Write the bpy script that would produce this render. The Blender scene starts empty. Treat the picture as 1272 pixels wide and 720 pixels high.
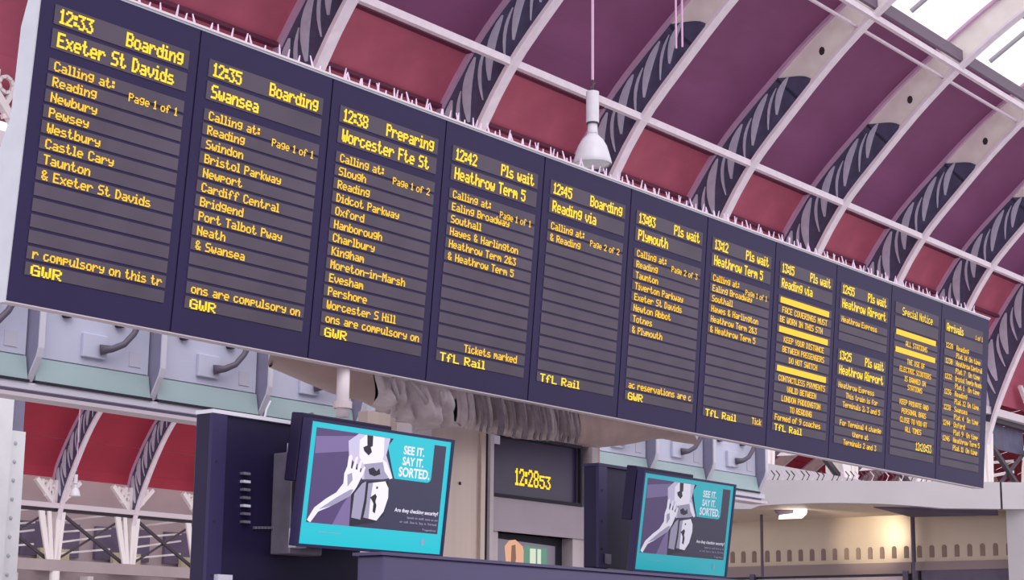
import bpy, math, random
from mathutils import Vector, Matrix
random.seed(7)
S = bpy.context.scene
COL = S.collection
EYE = 1.6                                   # eye height; heights below are written relative to the eye

# ------------------------------------------------------------------ camera
FPX = 2242.57
CR = Vector((0.61486982, -0.78856676, 0.00987745))
CU = Vector((-0.16428222, -0.11582574, 0.97958958))
CF = Vector((0.77132772, 0.60394276, 0.20076525))
cam_d = bpy.data.cameras.new('camera')
cam = bpy.data.objects.new('camera', cam_d)
COL.objects.link(cam)
M = Matrix.Identity(4)
for i in range(3):
    M[i][0] = CR[i]; M[i][1] = CU[i]; M[i][2] = -CF[i]
M[2][3] = EYE
cam.matrix_world = M
cam_d.sensor_width = 36
cam_d.lens = FPX / 1272 * 36
cam_d.clip_end = 400
S.camera = cam

# ------------------------------------------------------------------ sky, light, exposure
wd = bpy.data.worlds.new('sky'); S.world = wd; wd.use_nodes = True
bg = wd.node_tree.nodes['Background']
bg.inputs[0].default_value = (0.96, 0.93, 1.0, 1)
bg.inputs[1].default_value = 1.25
sun_d = bpy.data.lights.new('sun', 'SUN'); sun_d.energy = 1.0; sun_d.angle = math.radians(40)
sun_d.color = (1, 0.96, 0.92)
sun = bpy.data.objects.new('sun', sun_d); COL.objects.link(sun)
sun.rotation_euler = (math.radians(48), 0, math.radians(-28))
S.view_settings.view_transform = 'Standard'
S.view_settings.look = 'None'
S.view_settings.gamma = 1
S.view_settings.exposure = 0.0
S.view_settings.use_curve_mapping = False

# ------------------------------------------------------------------ helpers
def V(*a): return Vector(a)
def ray(px, py): return CF + (px-636)/FPX*CR - (py-360)/FPX*CU
def aty(px, py, y): d = ray(px, py); return d*(y/d.y)
def atx(px, py, x): d = ray(px, py); return d*(x/d.x)
def srgb(r, g, b):
    f = lambda c: (c/255/12.92) if c/255 <= 0.04045 else ((c/255+0.055)/1.055)**2.4
    return (f(r), f(g), f(b), 1)

MATS = {}
def mat(name, rgb, rough=0.6, metal=0.0, noise=0.0, nscale=8.0, emit=None, es=1.0, alpha=None, bump=0.0, stretch=(1, 1, 1), spec=0.5):
    m = bpy.data.materials.new(name); m.use_nodes = True
    nt = m.node_tree; b = nt.nodes['Principled BSDF']
    c = srgb(*rgb)
    b.inputs['Base Color'].default_value = c
    b.inputs['Roughness'].default_value = rough
    b.inputs['Metallic'].default_value = metal
    b.inputs['Specular IOR Level'].default_value = spec
    if noise or bump:
        tc = nt.nodes.new('ShaderNodeTexCoord'); mp = nt.nodes.new('ShaderNodeMapping')
        mp.inputs['Scale'].default_value = stretch
        nz = nt.nodes.new('ShaderNodeTexNoise'); nz.inputs['Scale'].default_value = nscale
        nz.inputs['Detail'].default_value = 5
        nt.links.new(tc.outputs['Object'], mp.inputs[0]); nt.links.new(mp.outputs[0], nz.inputs['Vector'])
        if noise:
            rp = nt.nodes.new('ShaderNodeValToRGB')
            rp.color_ramp.elements[0].position = 0.3; rp.color_ramp.elements[1].position = 0.7
            rp.color_ramp.elements[0].color = tuple(x*(1-noise) for x in c[:3])+(1,)
            rp.color_ramp.elements[1].color = tuple(min(1, x*(1+noise)) for x in c[:3])+(1,)
            nt.links.new(nz.outputs['Fac'], rp.inputs[0]); nt.links.new(rp.outputs[0], b.inputs['Base Color'])
        if bump:
            bp = nt.nodes.new('ShaderNodeBump'); bp.inputs['Strength'].default_value = bump
            bp.inputs['Distance'].default_value = 0.05
            nt.links.new(nz.outputs['Fac'], bp.inputs['Height']); nt.links.new(bp.outputs[0], b.inputs['Normal'])
    if emit is not None:
        b.inputs['Emission Color'].default_value = srgb(*emit)
        b.inputs['Emission Strength'].default_value = es
    if alpha is not None:
        b.inputs['Alpha'].default_value = alpha
    MATS[name] = m
    return m

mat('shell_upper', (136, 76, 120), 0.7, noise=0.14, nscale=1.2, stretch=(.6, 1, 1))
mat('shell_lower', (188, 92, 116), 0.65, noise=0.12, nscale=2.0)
mat('shell_far', (176, 50, 72), 0.7, noise=0.12, nscale=.6)
mat('rib_white', (240, 226, 238), 0.5, noise=0.06)
mat('rib_edge', (214, 174, 206), 0.5)
mat('rib_plate', (250, 240, 234), 0.6, noise=0.08, nscale=3)
mat('rib_dark', (84, 82, 112), 0.6, noise=0.2, nscale=6)
mat('rib_leaf', (206, 206, 226), 0.5, noise=0.08)
mat('stain', (60, 50, 50), 0.8)
mat('bar_grey', (168, 162, 172), 0.5)
mat('gutter', (120, 104, 122), 0.6)
mat('glass', (240, 244, 250), 0.08, alpha=0.12)
mat('floor', (170, 165, 165), 0.4, noise=0.1, nscale=1)
mat('navy', (41, 31, 72), 0.5, noise=0.10, nscale=1.2, spec=.25)
mat('led_strip', (84, 75, 90), 0.55, noise=0.16, nscale=2, spec=.3)
mat('led', (60, 40, 0), 0.6, emit=(255, 214, 44), es=1.25)
mat('led_small', (60, 40, 0), 0.6, emit=(255, 200, 48), es=1.15)
mat('seam', (38, 34, 66), 0.6)
mat('alu', (205, 208, 220), 0.45, noise=0.04)
mat('spike', (225, 200, 226), 0.35)
mat('box_panel', (200, 202, 224), 0.45, noise=0.06, nscale=2)
mat('box_lower', (164, 186, 190), 0.35, noise=0.05, nscale=2)
mat('box_fin', (138, 134, 160), 0.5, noise=0.05)
mat('box_edge', (214, 212, 226), 0.5)
mat('rail_white', (220, 208, 216), 0.5)
mat('dark_clip', (38, 34, 48), 0.6)
mat('cable', (96, 88, 104), 0.5)
mat('sticker', (200, 198, 214), 0.5)
mat('tarp', (206, 192, 198), 0.35, noise=0.22, nscale=5, bump=0.5)
mat('tarp_tan', (178, 150, 146), 0.45, noise=0.12, nscale=3, bump=0.2)
mat('strap', (176, 164, 170), 0.5)
mat('steel_cream', (196, 178, 168), 0.32, metal=0.35, noise=0.08, nscale=2, stretch=(4, 4, .3))
mat('steel_grey', (166, 152, 162), 0.4, metal=0.2, noise=0.06, nscale=2)
mat('frame_pale', (200, 186, 190), 0.4, noise=0.05)
mat('gap_dark', (30, 24, 44), 0.7)
mat('clock_face', (58, 44, 78), 0.3)
mat('black_plastic', (30, 22, 56), 0.45, noise=0.1, nscale=4, spec=.25)
mat('black_bezel', (46, 38, 80), 0.45, spec=.3)
mat('bracket', (128, 120, 136), 0.4, metal=0.3, noise=0.2, nscale=8)
mat('indigo', (72, 64, 102), 0.4, noise=0.06, nscale=1.5)
mat('lamp_white', (216, 212, 222), 0.35, noise=0.05)
mat('lamp_glass', (228, 230, 236), 0.2)
mat('fascia', (196, 190, 196), 0.5, noise=0.05, nscale=1.5)
mat('soffit', (216, 196, 176), 0.5)
mat('shop_steel', (196, 178, 160), 0.35, metal=0.3, noise=0.06, nscale=2)
mat('shop_band', (140, 122, 122), 0.4, metal=0.3)
mat('shop_dark', (92, 82, 104), 0.5, noise=0.1)
mat('vent', (142, 120, 112), 0.6)
mat('flood', (255, 250, 240), 0.4, emit=(255, 248, 236), es=3.0)
mat('column_paint', (246, 248, 252), 0.45, noise=0.04, nscale=5)
mat('rivet', (190, 196, 206), 0.45)
mat('far_wall', (176, 160, 164), 0.8, noise=0.08, nscale=.6)
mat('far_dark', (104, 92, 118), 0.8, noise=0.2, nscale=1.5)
mat('far_cream', (206, 196, 164), 0.8)
mat('far_white', (250, 242, 242), 0.6)
mat('brace', (72, 62, 74), 0.6)

W = {}
def setp(o, label=None, cat=None, group=None, kind=None):
    if label: o['label'] = label
    if cat: o['category'] = cat
    if group: o['group'] = group
    if kind: o['kind'] = kind
    return o
def root(name, loc, label=None, cat=None, group=None, kind=None):
    o = bpy.data.objects.new(name, None); COL.objects.link(o)
    o.empty_display_size = 0.2
    loc = Vector(loc); o.location = loc + V(0, 0, EYE); W[o.name] = loc.copy()
    return setp(o, label, cat, group, kind)

class MB:
    def __init__(s): s.v = []; s.f = []; s.m = []
    def face(s, pts, mi=0):
        n = len(s.v); s.v += [Vector(p) for p in pts]; s.f.append(list(range(n, n+len(pts)))); s.m.append(mi)
    def box(s, lo, hi, f=None, mi=0):
        f = f or (lambda a, b, c: V(a, b, c))
        n = len(s.v)
        for c in (lo[2], hi[2]):
            for b in (lo[1], hi[1]):
                for a in (lo[0], hi[0]): s.v.append(f(a, b, c))
        for q in ((0, 2, 3, 1), (4, 5, 7, 6), (0, 1, 5, 4), (2, 6, 7, 3), (0, 4, 6, 2), (1, 3, 7, 5)):
            s.f.append([n+k for k in q]); s.m.append(mi)
        return s
    def prism(s, poly, f, d0, d1, mi=0):
        """poly of (a,b), extruded along third coordinate"""
        n = len(s.v); k = len(poly)
        for a, b in poly: s.v.append(f(a, b, d0))
        for a, b in poly: s.v.append(f(a, b, d1))
        s.f.append([n+i for i in range(k)]); s.m.append(mi)
        s.f.append([n+k+i for i in reversed(range(k))]); s.m.append(mi)
        for i in range(k):
            j = (i+1) % k
            s.f.append([n+i, n+k+i, n+k+j, n+j]); s.m.append(mi)
        return s
    def beam(s, a, b, w, h=None, up=V(0, 0, 1), mi=0):
        h = h or w; a = Vector(a); b = Vector(b); d = (b-a).normalized()
        x = d.cross(up)
        if x.length < 1e-4: x = d.cross(V(1, 0, 0))
        x.normalize(); y = x.cross(d).normalized()
        n = len(s.v)
        for p in (a, b):
            for sx, sy in ((-1, -1), (1, -1), (1, 1), (-1, 1)): s.v.append(p + x*sx*w/2 + y*sy*h/2)
        for q in ((0, 1, 2, 3), (7, 6, 5, 4), (0, 4, 5, 1), (1, 5, 6, 2), (2, 6, 7, 3), (3, 7, 4, 0)):
            s.f.append([n+k for k in q]); s.m.append(mi)
        return s
    def tube(s, pts, r, n=8):
        pts = [Vector(p) for p in pts]; base = len(s.v)
        rr = r if isinstance(r, (list, tuple)) else [r]*len(pts)
        for i, p in enumerate(pts):
            d = (pts[min(i+1, len(pts)-1)] - pts[max(i-1, 0)]).normalized()
            x = d.cross(V(0, 0, 1))
            if x.length < 0.05: x = d.cross(V(1, 0, 0))
            x.normalize(); y = x.cross(d)
            for k in range(n):
                a = 2*math.pi*k/n; s.v.append(p + (x*math.cos(a)+y*math.sin(a))*rr[i])
        for i in range(len(pts)-1):
            for k in range(n):
                a = base+i*n+k; b = base+i*n+(k+1) % n
                s.f.append([a, b, b+n, a+n]); s.m.append(0)
        s.f.append([base+k for k in reversed(range(n))]); s.m.append(0)
        s.f.append([base+(len(pts)-1)*n+k for k in range(n)]); s.m.append(0)
        return s
    def lathe(s, prof, c, n=24):
        c = Vector(c); base = len(s.v)
        for r, z in prof:
            for k in range(n):
                a = 2*math.pi*k/n; s.v.append(c + V(r*math.cos(a), r*math.sin(a), z))
        for i in range(len(prof)-1):
            for k in range(n):
                a = base+i*n+k; b = base+i*n+(k+1) % n
                s.f.append([a, b, b+n, a+n]); s.m.append(0)
        return s
    def mesh(s, name, mats, off=V(0, 0, 0), smooth=False):
        me = bpy.data.meshes.new(name)
        me.from_pydata([tuple(p-off) for p in s.v], [], s.f)
        for m in (mats if isinstance(mats, (list, tuple)) else [mats]): me.materials.append(MATS[m])
        me.polygons.foreach_set('material_index', s.m)
        if smooth: me.polygons.foreach_set('use_smooth', [True]*len(s.f))
        me.update()
        return me

def part(name, mb, mats, parent=None, at=None, smooth=False, bevel=0.0):
    """one mesh object from world-space geometry; parented (identity inverse)"""
    off = Vector(at) if at is not None else (W[parent.name] if parent else V(0, 0, 0))
    return link(name, mb.mesh(name, mats, off, smooth), parent, off, bevel)
def link(name, me, parent=None, at=V(0, 0, 0), bevel=0.0):
    o = bpy.data.objects.new(name, me); COL.objects.link(o)
    at = Vector(at)
    if parent: o.parent = parent; o.location = at - W[parent.name]
    else: o.location = at + V(0, 0, EYE)
    W[o.name] = at.copy()
    if bevel:
        b = o.modifiers.new('bevel', 'BEVEL'); b.width = bevel; b.segments = 2; b.limit_method = 'ANGLE'
    return o

# ------------------------------------------------------------------ dot matrix lettering
FONT = {' ': '0000000000', '&': '3649552250', '-': '0808080808', '.': '0060600000', ',': '0050300000', '0': '3E5149453E',
 '1': '00427F4000', '2': '4261514946', '3': '2141454B31', '4': '1814127F10', '5': '2745454539', '6': '3C4A494930',
 '7': '0171090503', '8': '3649494936', '9': '064949291E', ':': '0036360000', 'A': '7E1111117E', 'B': '7F49494936',
 'C': '3E41414122', 'D': '7F4141221C', 'E': '7F49494941', 'F': '7F09090901', 'G': '3E4149497A', 'H': '7F0808087F',
 'I': '00417F4100', 'J': '2040413F01', 'K': '7F08142241', 'L': '7F40404040', 'M': '7F020C027F', 'N': '7F0408107F',
 'O': '3E4141413E', 'P': '7F09090906', 'Q': '3E4151215E', 'R': '7F09192946', 'S': '4649494931', 'T': '01017F0101',
 'U': '3F4040403F', 'V': '1F2040201F', 'W': '3F4038403F', 'X': '6314081463', 'Y': '0708700807', 'Z': '6151494543',
 'a': '2054545478', 'b': '7F48444438', 'c': '3844444420', 'd': '384444487F', 'e': '3854545418', 'f': '087E090102',
 'g': '0C5252523E', 'h': '7F08040478', 'i': '00447D4000', 'j': '2040443D00', 'k': '7F10284400', 'l': '00417F4000',
 'm': '7C04180478', 'n': '7C08040478', 'o': '3844444438', 'p': '7C14141408', 'q': '081414187C', 'r': '7C08040408',
 's': '4854545420', 't': '043F444020', 'u': '3C4040207C', 'v': '1C2040201C', 'w': '3C4030403C', 'x': '4428102844',
 'y': '0C5050503C', 'z': '4464544C44', '#': '7F7F7F7F7F', "'": '0005030000'}
class Words(MB):
    """collects one mesh per word"""
    def __init__(s): MB.__init__(s); s.words = []
    def emit(s, mt, parent):
        for w in (s.words or [s]): part('lettering', w, mt, parent)
def text_cells(t):
    out = []; x = 0
    for ch in t:
        g = [int(FONT[ch][i:i+2], 16) for i in range(0, 10, 2)]
        if ch == ' ': x += 4; continue
        while g and g[0] == 0: g.pop(0)
        while g and g[-1] == 0: g.pop()
        for r in range(7):
            c = 0
            while c < len(g):
                if g[c] >> r & 1:
                    e = c
                    while e+1 < len(g) and g[e+1] >> r & 1: e += 1
                    out.append((x+c, x+e+1, r)); c = e+1
                else: c += 1
        x += len(g) + (0 if ch == '#' else 1)
    return out, x-1
def led_text(mb, f, t, x, v, cw, ch, d, width=None, right=None, centre=None, bold=0.0):
    cells, n = text_cells(t)
    if width: cw = width/n
    if right is not None: x = right - n*cw
    if centre is not None: x = centre - n*cw/2
    gaps = []; x_ = 0
    for w in t.split(' ')[:-1]:
        x_ = text_cells(t[:len(' '.join(gaps+[w]))])[1]; gaps.append(w)
    cuts = []; n_ = 0
    for w in gaps: n_ += len(w)+1; cuts.append(text_cells(t[:n_-1])[1]+2)
    isw = isinstance(mb, Words); bins = {}
    for a, b, r in cells:
        if isw:
            q = sum(a > c for c in cuts); tgt = bins.setdefault(q, MB())
        else: tgt = mb
        y0 = v + r*ch - bold*ch*.12; y1 = v + (r+.9)*ch + bold*ch*.12
        x0 = x+a*cw; x1 = x+(b-.12)*cw+bold*cw
        tgt.face([f(x0, y0, d), f(x0, y1, d), f(x1, y1, d), f(x1, y0, d)])
    if isw: mb.words += [bins[q] for q in sorted(bins)]
    return mb

# ------------------------------------------------------------------ rib profile (Y, height)
INNER = [(15.62, 3.1), (15.56, 4.0), (15.36, 4.9), (14.98, 5.85), (14.45, 6.85), (13.9, 7.65), (13.2, 8.36), (12.45, 9.06), (11.74, 9.62), (10.95, 10.14), (10.05, 10.62), (9.0, 11.02), (7.8, 11.32)]
def tang(P, i):
    a = P[max(i-1, 0)]; b = P[min(i+1, len(P)-1)]
    dx, dy = b[0]-a[0], b[1]-a[1]; l = math.hypot(dx, dy); return dx/l, dy/l
def dens(P, n=4):
    out = []
    for i in range(len(P)-1):
        p0 = P[max(i-1, 0)]; p1 = P[i]; p2 = P[i+1]; p3 = P[min(i+2, len(P)-1)]
        for k in range(n):
            t = k/n
            out.append(tuple(.5*((2*p1[j])+(-p0[j]+p2[j])*t+(2*p0[j]-5*p1[j]+4*p2[j]-p3[j])*t*t+(-p0[j]+3*p1[j]-3*p2[j]+p3[j])*t**3) for j in (0, 1)))
    out.append(P[-1]); return out
IN = dens(INNER)
def off_w(z):                                # depth of the web at a height
    ks = [(3, .35), (4.9, .5), (5.9, .78), (6.9, .72), (8, .64), (9, .56), (9.7, .48), (12, .4)]
    for (a, b), (c, d) in zip(ks, ks[1:]):
        if z <= c: return b+(d-b)*max(0, (z-a))/(c-a)
    return .4
OUT = []
for i, p in enumerate(IN):
    tx, ty = tang(IN, i); w = off_w(p[1]); OUT.append((p[0]+ty*w, p[1]-tx*w))
ARC = [0]
for a, b in zip(IN, IN[1:]): ARC.append(ARC[-1]+math.hypot(b[0]-a[0], b[1]-a[1]))
def web(s, t):
    """point on the web: s metres along the inner curve, t 0 inner .. 1 outer"""
    s = max(0, min(s, ARC[-1]-1e-6)); i = 0
    while ARC[i+1] < s: i += 1
    k = (s-ARC[i])/(ARC[i+1]-ARC[i])
    a = [IN[i][j]+(IN[i+1][j]-IN[i][j])*k for j in (0, 1)]; b = [OUT[i][j]+(OUT[i+1][j]-OUT[i][j])*k for j in (0, 1)]
    return a[0]+(b[0]-a[0])*t, a[1]+(b[1]-a[1])*t
def s_at(z):
    for i in range(len(IN)-1):
        if IN[i][1] <= z <= IN[i+1][1]: return ARC[i]+(ARC[i+1]-ARC[i])*(z-IN[i][1])/(IN[i+1][1]-IN[i][1])
    return 0
def strip(s0, s1, t0, t1, x0, x1, n=30, lobes=False):
    """solid strip of the web between curves t0 and t1"""
    mb = MB(); b = len(mb.v)
    for i in range(n+1):
        s = s0+(s1-s0)*i/n
        for t, x in ((t0, x0), (t1, x0), (t1, x1), (t0, x1)):
            y, z = web(s, t); mb.v.append(V(x, y, z))
    for i in range(n):
        a = b+i*4
        for q in ((0, 1, 5, 4), (1, 2, 6, 5), (2, 3, 7, 6), (3, 0, 4, 7)):
            mb.f.append([a+k for k in q]); mb.m.append(0)
    mb.f.append([b+k for k in (3, 2, 1, 0)]); mb.m.append(0)
    mb.f.append([b+n*4+k for k in (0, 1, 2, 3)]); mb.m.append(0)
    return mb

def rib_meshes(top, plain_from):
    s1 = s_at(top); sp = s_at(plain_from)
    R = {}
    R['web'] = strip(0, s1, .02, .98, -.02, .02).mesh('web', 'rib_plate')
    fl = MB()
    n = 34; b = 0
    for i in range(n+1):
        s = s1*i/n; y, z = web(s, 0); y2, z2 = web(s, -.09)
        for yy, zz, x in ((y, z, -.085), (y, z, .085), (y2, z2, .085), (y2, z2, -.085)): fl.v.append(V(x, yy, zz))
    for i in range(n):
        a = i*4
        for q in ((0, 1, 5, 4), (1, 2, 6, 5), (2, 3, 7, 6), (3, 0, 4, 7)): fl.f.append([a+k for k in q]); fl.m.append(0)
    fl.f += [[3, 2, 1, 0], [n*4+k for k in (0, 1, 2, 3)]]; fl.m += [0, 0]
    R['inner_flange'] = fl.mesh('inner_flange', 'rib_white')
    R['outer_flange'] = strip(s_at(5.2), s1, .92, 1.02, -.09, .06).mesh('outer_flange', 'rib_edge')
    dk = strip(s_at(5.0), sp, .04, .93, -.035, -.021, 30)  # dark plate: shade in the web's openings, put in as colour
    # lobed end of the dark plate: two round lobes
    E = []
    for q in range(13):
        t = .93-.89*q/12
        E.append(web(sp+.34*math.sin(math.pi/2*q/12)**1.2-.10*(q == 12), t))
    E += [web(sp-.05, .04), web(sp-.05, .93)]
    dk.prism(E, lambda a, b, d: V(d, a, b), -.035, -.0215)
    R['shaded_openings'] = dk.mesh('shaded_openings', 'rib_dark')
    return R, sp
def leaf_mesh(s0, ln, t0, t1, w):
    L = []; Rr = []
    n = 7
    for i in range(n+1):
        u = i/n; s = s0+ln*u; t = t0+(t1-t0)*u + .10*math.sin(math.pi*u)
        ww = w*math.sin(math.pi*min(1, .04+u*.94))**.7
        y, z = web(s, t); y2, z2 = web(s+.02, t+(t1-t0)*.02/ln)
        dx, dz = y2-y, z2-z; l = math.hypot(dx, dz) or 1
        L.append((y-dz/l*ww, z+dx/l*ww)); Rr.append((y+dz/l*ww, z-dx/l*ww))
    return L+Rr[::-1]

RIBX0 = 17.70; SP = 3.05
# ------------------------------------------------------------------ setting: floor
fb = MB(); fb.box((-30, -30, -1.75), (180, 49, -1.6))
setp(part('floor', fb, 'floor'), kind='structure')

# ------------------------------------------------------------------ near roof
def shell_panel(z0, z1, x0, x1, yoff=0, inset=.03, n=8):
    mb = MB(); s0, s1 = s_at(z0), s_at(z1)
    for i in range(n+1):
        s = s0+(s1-s0)*i/n
        for t, x in ((1.02, x0+inset), (1.14, x0+inset), (1.14, x1-inset), (1.02, x1-inset)):
            y, z = web(s, t); mb.v.append(V(x, y+yoff, z))
    for i in range(n):
        a = i*4
        for q in ((0, 1, 5, 4), (1, 2, 6, 5), (2, 3, 7, 6), (3, 0, 4, 7)): mb.f.append([a+k for k in q]); mb.m.append(0)
    mb.f += [[3, 2, 1, 0], [n*4+k for k in (0, 1, 2, 3)]]; mb.m += [0, 0]
    return mb
ceil = root('ceiling', (RIBX0, 14, 7), kind='structure')
kmin, kmax = -5, 9
R, sp_ = rib_meshes(11.2, 8.55)
leaves = []
s = s_at(5.25); kk = 0
while s < sp_-.30:
    big = kk % 2 == 0
    wk = 1-.5*(s-s_at(5.25))/(sp_-s_at(5.25))
    lf = min(1, (sp_+.12-s)/.74)
    leaves.append(leaf_mesh(s, .74*lf, .22, .22+.62*lf, .098*wk) if big else leaf_mesh(s+.04, .56*lf, .14, .14+.6*lf, .034*wk))
    s += .30; kk += 1
leaf_me = []
for L in leaves:
    m_ = MB(); m_.prism(L, lambda a, b, d: V(d, a, b), -.052, -.0355); leaf_me.append(m_.mesh('leaf', 'rib_leaf'))
st_me = MB(); c = web(sp_+.75, .42)
st_me.prism([(c[0]+.05*math.cos(a), c[1]+.07*math.sin(a)) for a in [k*math.pi/4 for k in range(8)]], lambda a, b, d: V(d, a, b), -.026, -.0205)
st_me = st_me.mesh('bolt_plate', 'stain')
for k in range(kmin, kmax+1):
    x = RIBX0+SP*k; at = V(x, 0, 0)
    rb = link('roof_rib', R['web'], ceil, at)
    for nm in ('inner_flange', 'outer_flange', 'shaded_openings'): link(nm, R[nm], rb, at)
    link('bolt_plate', st_me, rb, at)
    if k >= -2:
        for me in leaf_me: link('leaf', me, rb, at)
    else:
        m_ = MB()
# roof panels bay by bay
BZ = (5.35, 6.87, 7.5, 9.62)             # inner-curve heights of the panel joints
bay_me = []
for j, (a, b) in enumerate(zip(BZ, BZ[1:])):
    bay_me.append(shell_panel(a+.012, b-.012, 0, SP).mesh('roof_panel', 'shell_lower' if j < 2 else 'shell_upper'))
for k in range(kmin, kmax):
    for me in bay_me: link('roof_panel', me, ceil, V(RIBX0+SP*k, 0, 0))
X0r, X1r = RIBX0+SP*kmin, RIBX0+SP*kmax
bk = MB()
for z0 in (BZ[0], BZ[2]):
    pass
bk = shell_panel(BZ[0], BZ[-1], X0r, X1r, n=24)
for v_ in bk.v: v_.y += .16; v_.z += .1
part('roof_backing', bk, 'gutter', ceil)
# dark lips at the panel joints
for z, dy in ((6.87, 0), (7.5, 0)):
    y_, z_ = web(s_at(z), 1.0)
    m_ = MB(); m_.box((X0r, y_-.05, z_-.035), (X1r, y_+.08, z_+.02)); part('panel_joint', m_, mat('joint%d' % int(z*10), (104, 44, 72), .7) and 'joint%d' % int(z*10), ceil)
# purlins
for (y_, z_, w_, h_, m0) in ((13.9, 7.64, .08, .10, 'rib_white'), (11.72, 9.60, .07, .09, 'rib_white'), (12.0, 9.50, .04, .04, 'rib_white')):
    m_ = MB(); m_.box((X0r, y_-w_/2, z_-h_/2), (X1r, y_+w_/2, z_+h_/2)); part('purlin', m_, m0, ceil)
m_ = MB(); m_.box((X0r, 11.64, 9.70), (X1r, 11.70, 9.90)); part('gutter', m_, 'gutter', ceil)
# glazing
G = [p for p in OUT if p[1] >= 9.98]
gl = [OUT[i] for i in range(len(OUT)) if OUT[i][0] < 11.9]
rows = [gl[i] for i in range(0, len(gl), 4)]
if rows[-1] != gl[-1]: rows.append(gl[-1])
for (a, b) in zip(rows, rows[1:]):
    m_ = MB(); m_.face([V(.04, a[0], a[1]), V(SP-.04, a[0], a[1]), V(SP-.04, b[0], b[1]), V(.04, b[0], b[1])])
    me = m_.mesh('glass_pane', 'glass')
    for k in range(kmin, kmax): link('glass_pane', me, ceil, V(RIBX0+SP*k, 0, 0))
    m_ = MB(); m_.box((X0r, b[0]-.03, b[1]-.05), (X1r, b[0]+.03, b[1]+.05)); part('glazing_bar', m_, 'bar_grey', ceil)
for k in range(kmin*2, kmax*2+1):
    x = RIBX0+SP*k/2; m_ = MB()
    for a, b in zip(rows, rows[1:]): m_.beam((x, a[0], a[1]+.02), (x, b[0], b[1]+.02), .05, .06)
    part('glazing_bar', m_, 'bar_grey', ceil)

# ------------------------------------------------------------------ arcades (tie beams, feet, braces, fretwork)
def arcade(name, yo, zo, ks, x0, mul, hv=1.0, tz=0.0):
    r = root(name, (x0, 15.4+yo, 4.9+zo), kind='structure')
    xa, xb = x0+SP*min(ks)-1.5, x0+SP*max(ks)+1.5
    y = 15.46+yo
    m_ = MB(); m_.box((xa, y-.16, 4.90+tz+zo), (xb, y+.10, 5.06+tz+zo)); part('tie_beam', m_, 'rail_white', r)
    m_ = MB(); m_.box((xa, y-.02, 4.80+tz+zo), (xb, y+.10, 4.9+tz+zo)); part('tie_beam', m_, 'brace', r)
    m_ = MB(); m_.box((xa, y-.1, 2.95+zo), (xb, y+.2, 3.3+zo)); part('lower_beam', m_, 'far_wall' if mul else 'fascia', r)
    # fretwork tree between tie beam and roof
    fr = MB()
    for s_ in (-1, 1):
        T = lambda a, b, c, e, w: fr.beam((s_*a, y+.1, b+tz*.8+zo), (s_*c, y+.1, e+tz+zo), w*hv)
        T(.06, 5.05, .08, 5.80, .07); T(.10, 5.05, .85, 5.80, .07); T(.30, 5.25, .30, 5.80, .05); T(.5, 5.45, .28, 5.80, .045)
        T(.18, 5.5, .5, 5.3, .04); T(.62, 5.5, .6, 5.8, .045); T(.14, 5.1, .24, 5.45, .05); T(.08, 5.62, .3, 5.62, .035)
        for c in ((s_*.48, 5.66+tz+zo), (s_*.19, 5.36+tz+zo)):
            for q in range(8):
                a0, a1 = q*math.pi/4, (q+1)*math.pi/4
                fr.beam((c[0]+.09*math.cos(a0), y+.1, c[1]+.09*math.sin(a0)), (c[0]+.09*math.cos(a1), y+.1, c[1]+.09*math.sin(a1)), .03*hv)
    frm = fr.mesh('fretwork', 'far_white')
    # foot: tapering cast pair under the tie beam
    ft = MB()
    for xx, w0 in ((-.62, .16), (-.34, .10), (.04, .12), (.22, .10)):
        ft.prism([(xx-w0, 4.8+zo), (xx+w0*.4, 4.8+zo), (xx*.45+.05, 3.3+zo), (xx*.45-.1, 3.3+zo)], lambda a, b, d: V(a, d, b), y-.05, y+.02)
    ftm = ft.mesh('foot_casting', 'far_white')
    bc = MB()
    bc.beam((.25, y+.12, 4.75+zo), (SP-.3, y+.12, 3.35+zo), .09)
    bc2 = MB(); bc2.beam((.25, y+.2, 3.35+zo), (SP-.3, y+.2, 4.75+zo), .06)
    b1 = bc.mesh('diagonal_brace', 'brace'); b2 = bc2.mesh('diagonal_brace', 'brace')
    sd = MB(); sd.box((.35, y+.15, 4.55+zo), (SP-.7, y+.19, 4.8+tz+zo)); sdm = sd.mesh('spandrel_plate', 'rib_dark')
    bars = []
    for q in range(4):
        z0 = 3.5+q*.34; bb = MB(); bb.beam((.2, y+.5, z0+zo), (SP-.5, y+.5, z0+.28+zo+.1*(q % 2)), .06); bars.append(bb.mesh('lattice_bar', 'far_white'))
    for k in ks:
        at = V(x0+SP*k, 0, 0)
        link('fretwork', frm, r, at); link('foot_casting', ftm, r, at)
        link('spandrel_plate', sdm, r, at) if not mul else None
        link('diagonal_brace', b1, r, at); link('diagonal_brace', b2, r, at)
        for b_ in bars: link('lattice_bar', b_, r, at)
        if k % 3 == 0:
            m_ = MB(); m_.tube([(x0+SP*k, y, -1.6), (x0+SP*k, y, 2.95+zo)], .16, 12); part('column', m_, 'far_white', r)
    return r
arcade('wall_side', 0, 0, list(range(-5, 10)), RIBX0, 0, 1.2, .27)

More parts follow.
